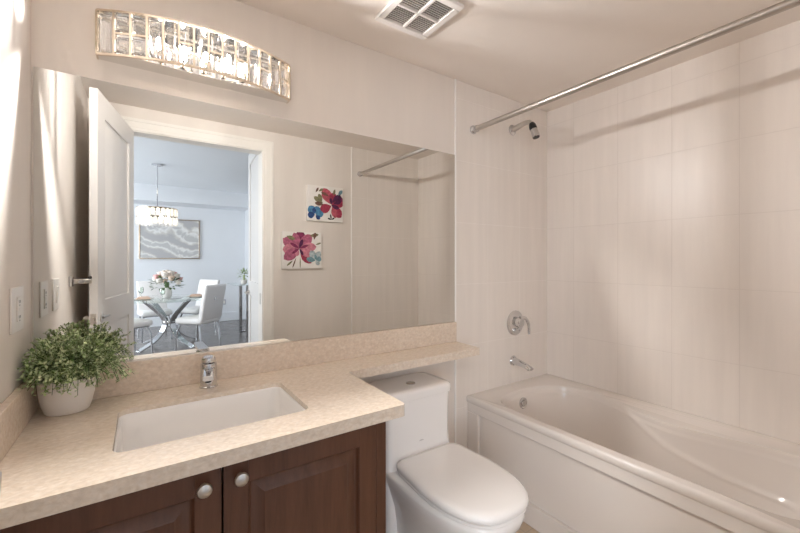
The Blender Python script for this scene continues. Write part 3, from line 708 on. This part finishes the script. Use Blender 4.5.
for (a, b_) in ((y0+fr, ym-0.005), (ym+0.005, y1-fr)):
    for (xa, xb) in ((x0+fr, xm-0.008), (xm+0.008, x1-fr)):
        N = 9
        for k in range(N):
            y = a+(b_-a)*(k+0.5)/N
            s_ = MB(); s_.loft([[(xa, y-0.0038, zf+0.004), (xa, y+0.0005, zf+0.011), (xa, y+0.0017, zf+0.0105), (xa, y-0.0024, zf+0.0035)],
                                [(xb, y-0.0038, zf+0.004), (xb, y+0.0005, zf+0.011), (xb, y+0.0017, zf+0.0105), (xb, y-0.0024, zf+0.0035)]])
            s_.build('slat', 'vent_white', cv)

# ------------------------------------------------------------------ flower canvases on the doorway wall
PAL = {'crimson': (0.34, 0.035, 0.075), 'pinkred': (0.44, 0.085, 0.12), 'magenta': (0.21, 0.025, 0.085), 'plum': (0.075, 0.010, 0.060), 'mauve': (0.42, 0.115, 0.195),
       'rose': (0.55, 0.20, 0.26), 'blue': (0.07, 0.22, 0.38), 'deepblue': (0.018, 0.060, 0.20), 'olive': (0.20, 0.19, 0.10), 'brown': (0.16, 0.085, 0.06), 'teal': (0.16, 0.28, 0.32), 'greyblue': (0.40, 0.46, 0.48), 'ink': (0.03, 0.028, 0.03)}
for k_, c_ in PAL.items(): pmat('art_'+k_, c_, 0.75, var=0.35, scale=45, stretch=(1, 1, 1))
def canvas(x0, x1, z0, z1, petals, label):
    yb, yf_ = FY+0.001, FY+0.030
    m = MB(); m.box(x0, x1, yb, yf_, z0, z1)
    names = ['canvas_white']; lay = 0
    for (cx_, cz_, ang, ln, wd, col) in petals:
        mn = 'art_'+col
        if mn not in names: names.append(mn)
        m.mi = names.index(mn); lay += 1
        w = x1-x0; h = z1-z0; px, pz = x0+cx_*w, z0+cz_*h; a = rad(ang); d = (math.cos(a), math.sin(a)); s_ = (-d[1], d[0])
        pts = []
        for t, ww in ((0, 0), (.12, .35), (.3, .75), (.5, 1), (.7, .95), (.87, .62), (1, .0), (.9, -.5), (.72, -.9), (.5, -1), (.3, -.75), (.12, -.35)):
            X = px + (d[0]*ln*t + s_[0]*wd*ww)*w*1.12; Z = pz + (d[1]*ln*t + s_[1]*wd*ww)*w*1.12
            pts.append((min(max(X, x0+0.002), x1-0.002), yf_+0.0002+lay*0.00003, min(max(Z, z0+0.002), z1-0.002)))
        m.poly(pts)
    o = m.build('canvas_print', names); tag(o, label, 'picture', 'flower canvases')
    return o
A = [(.66,.50,118,.42,.13,'pinkred'), (.66,.50,75,.30,.10,'crimson'), (.66,.46,205,.32,.11,'crimson'), (.66,.48,28,.38,.14,'magenta'), (.70,.50,50,.32,.09,'plum'), (.68,.46,-48,.36,.12,'crimson'), (.70,.46,-75,.30,.08,'pinkred'),
     (.66,.50,5,.34,.09,'crimson'), (.72,.52,20,.22,.05,'plum'), (.66,.48,-20,.22,.05,'plum'), (.67,.50,100,.16,.04,'plum'),
     (.20,.20,130,.22,.10,'blue'), (.20,.20,60,.20,.09,'blue'), (.22,.18,10,.20,.08,'blue'), (.20,.18,190,.18,.08,'deepblue'), (.18,.20,90,.14,.05,'deepblue'), (.22,.16,-40,.14,.05,'deepblue'),
     (.42,.52,150,.26,.06,'olive'), (.44,.48,175,.22,.05,'brown'), (.40,.58,120,.18,.05,'olive'), (.58,.74,160,.20,.035,'brown'), (.30,.84,30,.14,.03,'olive'), (.22,.80,60,.14,.025,'brown'), (.72,.76,75,.16,.03,'olive'), (.86,.78,50,.17,.045,'teal'),
     (.66,.06,100,.14,.02,'ink'), (.66,.06,30,.10,.02,'ink'), (.66,.06,160,.10,.02,'ink')]
B = [(.42,.55,150,.42,.13,'mauve'), (.42,.55,185,.38,.12,'rose'), (.42,.55,215,.42,.12,'mauve'), (.42,.56,85,.40,.13,'magenta'), (.42,.56,110,.36,.09,'mauve'), (.42,.55,48,.42,.12,'mauve'), (.42,.54,8,.40,.11,'rose'), (.44,.52,-50,.40,.11,'crimson'), (.42,.52,-25,.34,.09,'rose'), (.40,.52,-110,.16,.05,'rose'),
     (.42,.55,70,.22,.04,'plum'), (.42,.55,150,.24,.035,'magenta'), (.42,.55,20,.22,.03,'magenta'), (.42,.55,215,.20,.03,'magenta'), (.42,.55,-60,.18,.03,'plum'),
     (.84,.24,120,.24,.08,'greyblue'), (.84,.24,60,.22,.07,'greyblue'), (.84,.24,10,.15,.06,'teal'), (.84,.22,170,.22,.06,'teal'), (.84,.22,-50,.14,.05,'greyblue'), (.84,.24,90,.12,.03,'teal'),
     (.10,.88,-20,.20,.045,'olive'), (.68,.90,10,.22,.04,'olive'), (.80,.80,80,.18,.035,'brown'), (.84,.66,20,.14,.02,'olive'), (.34,.30,-110,.24,.015,'brown'), (.44,.32,-90,.26,.012,'olive'), (.26,.22,-140,.18,.02,'olive')]
canvas(1.178, 1.512, 1.675, 1.985, A, 'square canvas of a crimson flower with a blue one, hung upper right of the pair')
canvas(0.962, 1.306, 1.262, 1.572, B, 'square canvas of a mauve flower with a grey-blue one, hung lower left beside the doorway')

# ------------------------------------------------------------------ dining room furniture (seen in the mirror)
TBX, TBY = 0.35, -5.25
dt = thing('dining_table', (TBX, TBY, 0), 'round glass dining table on crossed curved chrome legs', 'table')
MB().lathe([(0.685, 0.738), (0.697, 0.741), (0.697, 0.749), (0.685, 0.752)], (TBX, TBY, 0), 'Z', 56).build('glass_top', 'table_glass', dt)
for k in range(4):
    a = rad(45+90*k+8); ca, sa = math.cos(a), math.sin(a)
    pr = catmull([(0.40, 0, 0.735), (0.27, 0, 0.62), (0.10, 0, 0.45), (0.085, 0, 0.30), (0.24, 0, 0.13), (0.50, 0, 0.018)], 5, False)
    m = MB(); rings = []
    for i, p in enumerate(pr):
        d = (pr[min(i+1, len(pr)-1)]-pr[max(i-1, 0)]).normalized(); nx, nz = -d.z, d.x
        ring = []
        for w, h in ((.045, .011), (-.045, .011), (-.045, -.011), (.045, -.011)):
            r_ = p.x+nx*h; ring.append((TBX+ca*r_-sa*w, TBY+sa*r_+ca*w, p.z+nz*h))
        rings.append(ring)
    m.loft(rings); m.build('leg', 'chrome', dt, bevel=0.004)
MB().lathe([(0.085, 0.36), (0.09, 0.37), (0.09, 0.39), (0.085, 0.40)], (TBX, TBY, 0), 'Z', 24).build('collar', 'chrome', dt)

def dining_chair(label):
    t = thing('dining_chair', (0, 0, 0), label, 'chair', 'white leather dining chairs')   # faces local -x
    m = MB(); m.loft([rrect(0, 0, 0.21, 0.215, 0.05, 0.415), rrect(0, 0, 0.225, 0.23, 0.06, 0.43), rrect(0, 0, 0.225, 0.23, 0.06, 0.475), rrect(0, 0, 0.205, 0.21, 0.05, 0.495)])
    m.build('seat', 'leather', t, sharp=60)
    m = MB(); rings = []
    for z, xo, th in ((0.46, 0.19, .03), (0.48, 0.20, .04), (0.70, 0.235, .037), (0.93, 0.285, .032), (0.965, 0.293, .026), (0.975, 0.296, .012)):
        rings.append([(p[0]+xo, p[1], p[2]) for p in rrect(0, 0, th, 0.215, min(.024, th*0.9), z)])
    m.loft(rings)
    for k in range(-2, 3): m.tube([(0.198, k*0.075, 0.50), (0.232, k*0.075, 0.72), (0.268, k*0.075, 0.95)], 0.0045, 6) if False else None
    bk = m.build('backrest', 'leather', t, sharp=60)
    MB().lathe([(0.030, 0.283), (0.030, 0.293), (0.018, 0.293), (0.018, 0.283)], (0, 0, 0.77), 'X', 16).build('pull_ring', 'chrome', bk)
    for sx in (-1, 1):
        for sy in (-1, 1):
            MB().tube([(sx*0.15, sy*0.17, 0.42), (sx*0.19, sy*0.20, 0.30), (sx*0.21, sy*0.21, 0.0)], 0.013, 10).build('leg', 'chrome', t)
    MB().box(-0.18, 0.21, -0.19, -0.165, 0.398, 0.416).box(-0.18, 0.21, 0.165, 0.19, 0.398, 0.416).box(-0.19, -0.165, -0.18, 0.18, 0.398, 0.416).build('seat_frame', 'chrome', t)
    return t
ch0 = dining_chair('white leather chair right of the glass table, nearest, with its back turned')
spots = [(0.70, -4.74, 46, None),
         (0.82, -6.0, -40, 'white leather chair tucked in at the far right of the glass table'),
         (0.18, -6.02, -98, 'white leather chair behind the glass table facing the doorway, its back below the painting'),
         (-0.16, -4.85, 150, 'white leather chair at the near left of the glass table, half hidden by the door')]
for i, (x, y, a, lab) in enumerate(spots):
    o = ch0 if i == 0 else copy_tree(ch0)
    o.location = (x, y, 0); o.rotation_euler = (0, 0, rad(a))
    if lab: o['label'] = lab

# chandelier
CHX, CHY = 0.19, -5.02
cd = thing('chandelier', (CHX, CHY, HZ), 'drum shaped crystal chandelier hanging over the glass dining table', 'chandelier')
MB().lathe([(0.075, HZ-0.001), (0.075, HZ-0.018), (0.03, HZ-0.03), (0.01, HZ-0.035)], (CHX, CHY, 0), 'Z', 24).build('canopy', 'chrome', cd)
MB().tube([(CHX, CHY, HZ-0.03), (CHX, CHY, 2.07)], 0.008, 10).build('stem', 'chrome', cd)
m = MB(); CR = 0.255; c0, c1 = 1.845, 2.095
for z in ((c0+c1)/2, c1):
    m.lathe([(CR-0.006, z-0.004), (CR+0.006, z-0.004), (CR+0.006, z+0.004), (CR-0.006, z+0.004), (CR-0.006, z-0.004)], (CHX, CHY, 0), 'Z', 40)
for k in range(3):
    a = 2*PI*k/3; m.tube([(CHX, CHY, c1), (CHX+CR*math.cos(a), CHY+CR*math.sin(a), c1)], 0.005, 6)
m.build('drum_frame', 'champagne', cd)
m0 = None
for tier in (0, 1):
    for k in range(26):
        a = 2*PI*(k+0.5*tier)/26
        if m0 is None:
            q = MB(); hh = 0.058
            q.loft([[(0.003, -.003, -hh), (0.003, .003, -hh), (-.003, .003, -hh), (-.003, -.003, -hh)], [(0.010, -.024, -hh*.7), (0.010, .024, -hh*.7), (-.010, .024, -hh*.7), (-.010, -.024, -hh*.7)],
                    [(0.012, -.026, hh*.7), (0.012, .026, hh*.7), (-.012, .026, hh*.7), (-.012, -.026, hh*.7)], [(0.003, -.003, hh), (0.003, .003, hh), (-.003, .003, hh), (-.003, -.003, hh)]])
            m0 = q.build('crystal', 'milky_crystal', cd, flat=True, world=False); o = m0
        else:
            o = m0.copy(); COL.objects.link(o); o.parent = cd
        o.location = (CR*math.cos(a), CR*math.sin(a), (c0+0.0625+tier*0.125)-HZ); o.rotation_euler = (0, 0, a)
for k in range(5):
    a = 2*PI*k/5
    MB().ball((CHX+0.14*math.cos(a), CHY+0.14*math.sin(a), 1.97), (0.022, 0.022, 0.035), 10, 8).build('bulb', 'chandelier_glow', cd)

# painting
m_, n, l, p = new_mat('painting')
tc = n.new('ShaderNodeTexCoord'); mp = n.new('ShaderNodeMapping'); mp.inputs['Location'].default_value = (-0.55, 0, -1.75); l.new(tc.outputs['Object'], mp.inputs[0])
ns = n.new('ShaderNodeTexNoise'); ns.inputs['Scale'].default_value = 4.2; ns.inputs['Detail'].default_value = 9; ns.inputs['Distortion'].default_value = 2.4; l.new(mp.outputs[0], ns.inputs['Vector'])
wv = n.new('ShaderNodeTexWave'); wv.wave_type = 'RINGS'; wv.rings_direction = 'Y'; wv.inputs['Scale'].default_value = 0.85; wv.inputs['Distortion'].default_value = 7; wv.inputs['Detail'].default_value = 6; wv.inputs['Detail Scale'].default_value = 1.6
l.new(mp.outputs[0], wv.inputs['Vector'])
mx = n.new('ShaderNodeMath'); mx.operation = 'MULTIPLY'; l.new(ns.outputs[0], mx.inputs[0]); l.new(wv.outputs['Fac'], mx.inputs[1])
cr = n.new('ShaderNodeValToRGB'); e = cr.color_ramp.elements; e[0].position = 0.08; e[0].color = (0.46, 0.45, 0.45, 1); e[1].position = 0.50; e[1].color = (0.52, 0.51, 0.50, 1)
k = e.new(0.20); k.color = (0.60, 0.57, 0.53, 1); k = e.new(0.32); k.color = (0.80, 0.79, 0.77, 1)
l.new(mx.outputs[0], cr.inputs[0]); l.new(cr.outputs[0], p.inputs['Base Color']); p.inputs['Roughness'].default_value = 0.6
px0, px1, pz0, pz1 = -0.05, 1.02, 1.36, 2.18; py = HY+0.001
pt = thing('framed_painting', ((px0+px1)/2, py, (pz0+pz1)/2), 'wide abstract grey and white painting in a thin pale gold frame on the dining wall', 'painting')
m = MB(); w = 0.022
m.box(px0, px1, py, py+0.04, pz0, pz0+w).box(px0, px1, py, py+0.04, pz1-w, pz1).box(px0, px0+w, py, py+0.04, pz0+w, pz1-w).box(px1-w, px1, py, py+0.04, pz0+w, pz1-w)
m.build('frame', 'champagne', pt, bevel=0.003)
MB().box(px0+w, px1-w, py, py+0.028, pz0+w, pz1-w).build('canvas', 'painting', pt)

# flower arrangement
VXc, VYc = TBX-0.03, TBY+0.05
pmat('rose_white', (0.82, 0.76, 0.70), 0.7, var=0.06, scale=30); pmat('rose_pink', (0.80, 0.44, 0.42), 0.7, var=0.08, scale=30); pmat('rose_peach', (0.80, 0.62, 0.50), 0.7, var=0.08, scale=30)
fa = thing('flower_arrangement', (VXc, VYc, 0.752), 'white vase of pink and white roses in the middle of the glass table', 'flowers')
MB().lathe([(0.045, 0.7525), (0.060, 0.76), (0.072, 0.83), (0.066, 0.89), (0.074, 0.915), (0.066, 0.912), (0.058, 0.89)], (VXc, VYc, 0), 'Z', 24).build('vase', 'ceramic', fa, sharp=60)
rng = random.Random(9)
def rose(c, r, mat):
    m = MB(); m.ball(c, (r*0.62, r*0.62, r*0.60), 10, 7)
    for k in range(9):
        a = k*2.4; tilt = 0.35+0.5*(k/9); rr = r*(0.55+0.4*k/9)
        d = Vector((math.cos(a)*math.sin(tilt), math.sin(a)*math.sin(tilt), math.cos(tilt)))
        cc = Vector(c)+Vector((math.cos(a), math.sin(a), 0))*rr*0.5
        s_ = Vector((-math.sin(a), math.cos(a), 0)); o_ = Vector((math.cos(a), math.sin(a), 0)); u_ = Vector((0, 0, 1))
        g = []
        for iu in range(4):
            row = []
            for iv in range(5):
                v_ = (iv/4-0.5)*2; u = iu/3
                row.append(cc + s_*v_*r*0.55*(0.6+0.6*u-0.5*u*u) + u_*(u*r*0.9-r*0.45) + o_*(r*0.30*u*u - r*0.25*v_*v_ + r*0.1))
            g.append(row)
        m.loft(g, False, False, closed=False)
    return m.build('rose', mat, fa, sharp=80)
for i in range(17):
    if i == 0: d = Vector((0, 0, 1))
    else:
        a = i*2.39996; e_ = 1.35 - 1.25*(i/17); d = Vector((math.cos(a)*math.cos(e_), math.sin(a)*math.cos(e_), math.sin(e_)))
    c_ = Vector((VXc, VYc, 0.965)) + Vector((d.x*0.185, d.y*0.185, d.z*0.185))
    rose(c_, rng.uniform(0.060, 0.076), 'rose_white' if i < 5 else ('rose_white', 'rose_pink', 'rose_white', 'rose_peach')[i % 4])
lv = MB()
for i in range(110):
    a = rng.uniform(0, 2*PI); e_ = rng.uniform(-0.25, 0.8); d = Vector((math.cos(a)*math.cos(e_), math.sin(a)*math.cos(e_), math.sin(e_)))
    q = Vector((VXc, VYc, 0.95))+d*rng.uniform(0.12, 0.20); leaf(lv, q, d+Vector((0, 0, rng.uniform(-.4, .2))), Vector((0, 0, 1)), rng.uniform(0.06, 0.09), rng.uniform(0.018, 0.027))
lv.tube([(VXc, VYc, 0.80), (VXc, VYc, 1.0)], 0.03, 8); lv.build('leaves', 'rose_leaf', fa, flat=True)

# place settings
pmat('napkin', (0.66, 0.48, 0.38), 0.8, var=0.1, scale=30); pmat('plate_glaze', (0.78, 0.74, 0.66), 0.2, var=0.01, scale=5)
for (dx, dy, lab, nl) in ((0.36, 0.10, 'round plate with a folded napkin, right of the roses on the glass table', 'peach folded napkin on the plate right of the roses'),
                          (-0.33, 0.16, 'round plate with a folded napkin, left of the roses on the glass table', 'peach folded napkin on the plate left of the roses')):
    X, Y = TBX+dx, TBY+dy
    o = MB().lathe([(0.08, 0.7525), (0.09, 0.754), (0.135, 0.768), (0.137, 0.771), (0.09, 0.758), (0.002, 0.757)], (X, Y, 0), 'Z', 32).build('plate', 'plate_glaze'); tag(o, lab, 'plate', 'plates on the glass table')
    m = MB(); m.loft([rrect(X, Y, 0.085, 0.04, 0.012, 0.7585), rrect(X, Y, 0.09, 0.043, 0.014, 0.775), rrect(X, Y, 0.06, 0.02, 0.01, 0.802)]); o = m.build('napkin', 'napkin', sharp=60); tag(o, nl, 'napkin', 'napkins on the plates')
for (dx, dy, lab) in ((-0.10, 0.38, 'stemmed wine glass left of the vase, nearer the doorway'), (-0.36, -0.10, 'stemmed wine glass beside the left plate, further from the doorway')):
    X, Y = TBX+dx, TBY+dy
    o = MB().lathe([(0.032, 0.7525), (0.030, 0.755), (0.005, 0.760), (0.004, 0.82), (0.030, 0.845), (0.036, 0.88), (0.030, 0.925), (0.028, 0.925), (0.033, 0.88), (0.027, 0.848), (0.002, 0.832)], (X, Y, 0), 'Z', 20).build('wine_glass', 'table_glass'); tag(o, lab, 'glass', 'wine glasses on the glass table')

# glass console with a small plant, cabinet behind, outlet on the far wall
KX, KY = 1.47, -5.55
kc = thing('console_table', (KX, KY, 0), 'tall glass topped console table with chrome legs beyond the right edge of the doorway', 'table')
MB().box(KX-0.18, KX+0.5, KY-0.35, KY+0.35, 0.905, 0.918).build('glass_top', 'table_glass', kc)
for x in (KX+0.04, KX+0.44):
    for y in (KY-0.28, KY+0.28): MB().box(x-0.025, x+0.025, y-0.025, y+0.025, 0.0, 0.905).build('leg', 'chrome', kc)
MB().box(KX-0.02, KX+0.48, KY-0.02, KY+0.02, 0.05, 0.08).build('stretcher', 'chrome', kc)
kp = thing('small_plant', (KX+0.02, KY+0.1, 0.918), 'small flowering plant in a pale pot on the glass console', 'plant')
MB().lathe([(0.035, 0.919), (0.05, 0.93), (0.055, 0.99), (0.048, 0.99), (0.045, 0.97)], (KX+0.02, KY+0.1, 0), 'Z', 20).build('pot', 'pot_white', kp)
lv = MB(); lv.tube([(KX+0.02, KY+0.1, 0.95), (KX+0.02, KY+0.1, 1.08)], 0.02, 8)
for i in range(60):
    d = Vector((rng.gauss(0, 1), rng.gauss(0, 1), rng.gauss(0.3, 1))).normalized(); leaf(lv, Vector((KX+0.02, KY+0.1, 1.08))+d*rng.uniform(0.03, 0.1), d, Vector((0, 0, 1)), 0.06, 0.016)
lv.build('foliage', 'thyme_leaf', kp, flat=True)
pmat('grey_lacquer', (0.40, 0.42, 0.46), 0.35, var=0.02, scale=4); pmat('brown_veneer', (0.16, 0.085, 0.055), 0.4, var=0.15, scale=8)
kb = thing('kitchen_cabinet', (2.35, -6.5, 0), 'tall grey and brown kitchen cabinet behind the glass console', 'cabinet')
MB().box(2.035, 2.7, -6.9, -6.2, 0.0, 0.95).build('base_unit', 'grey_lacquer', kb, bevel=0.004)
MB().box(2.035, 2.7, -6.9, -6.3, 0.95, 1.45).build('back_panel', 'brown_veneer', kb)
MB().box(2.035, 2.7, -6.9, -6.25, 1.45, 2.45).build('wall_unit', 'door_white', kb, bevel=0.004)
MB().box(2.035, 2.7, -6.9, -6.25, 2.45, 2.75).build('top_filler', 'grey_lacquer', kb)
ot = thing('wall_outlet', (1.50, HY, 0.42), 'small pale outlet low on the far dining wall', 'outlet')
MB().box(1.465, 1.535, HY+0.0005, HY+0.007, 0.36, 0.475).build('plate', 'grey_lacquer', ot, bevel=0.002)
MB().box(1.483, 1.517, HY+0.007, HY+0.009, 0.385, 0.45).build('socket_face', 'white_plastic', ot)
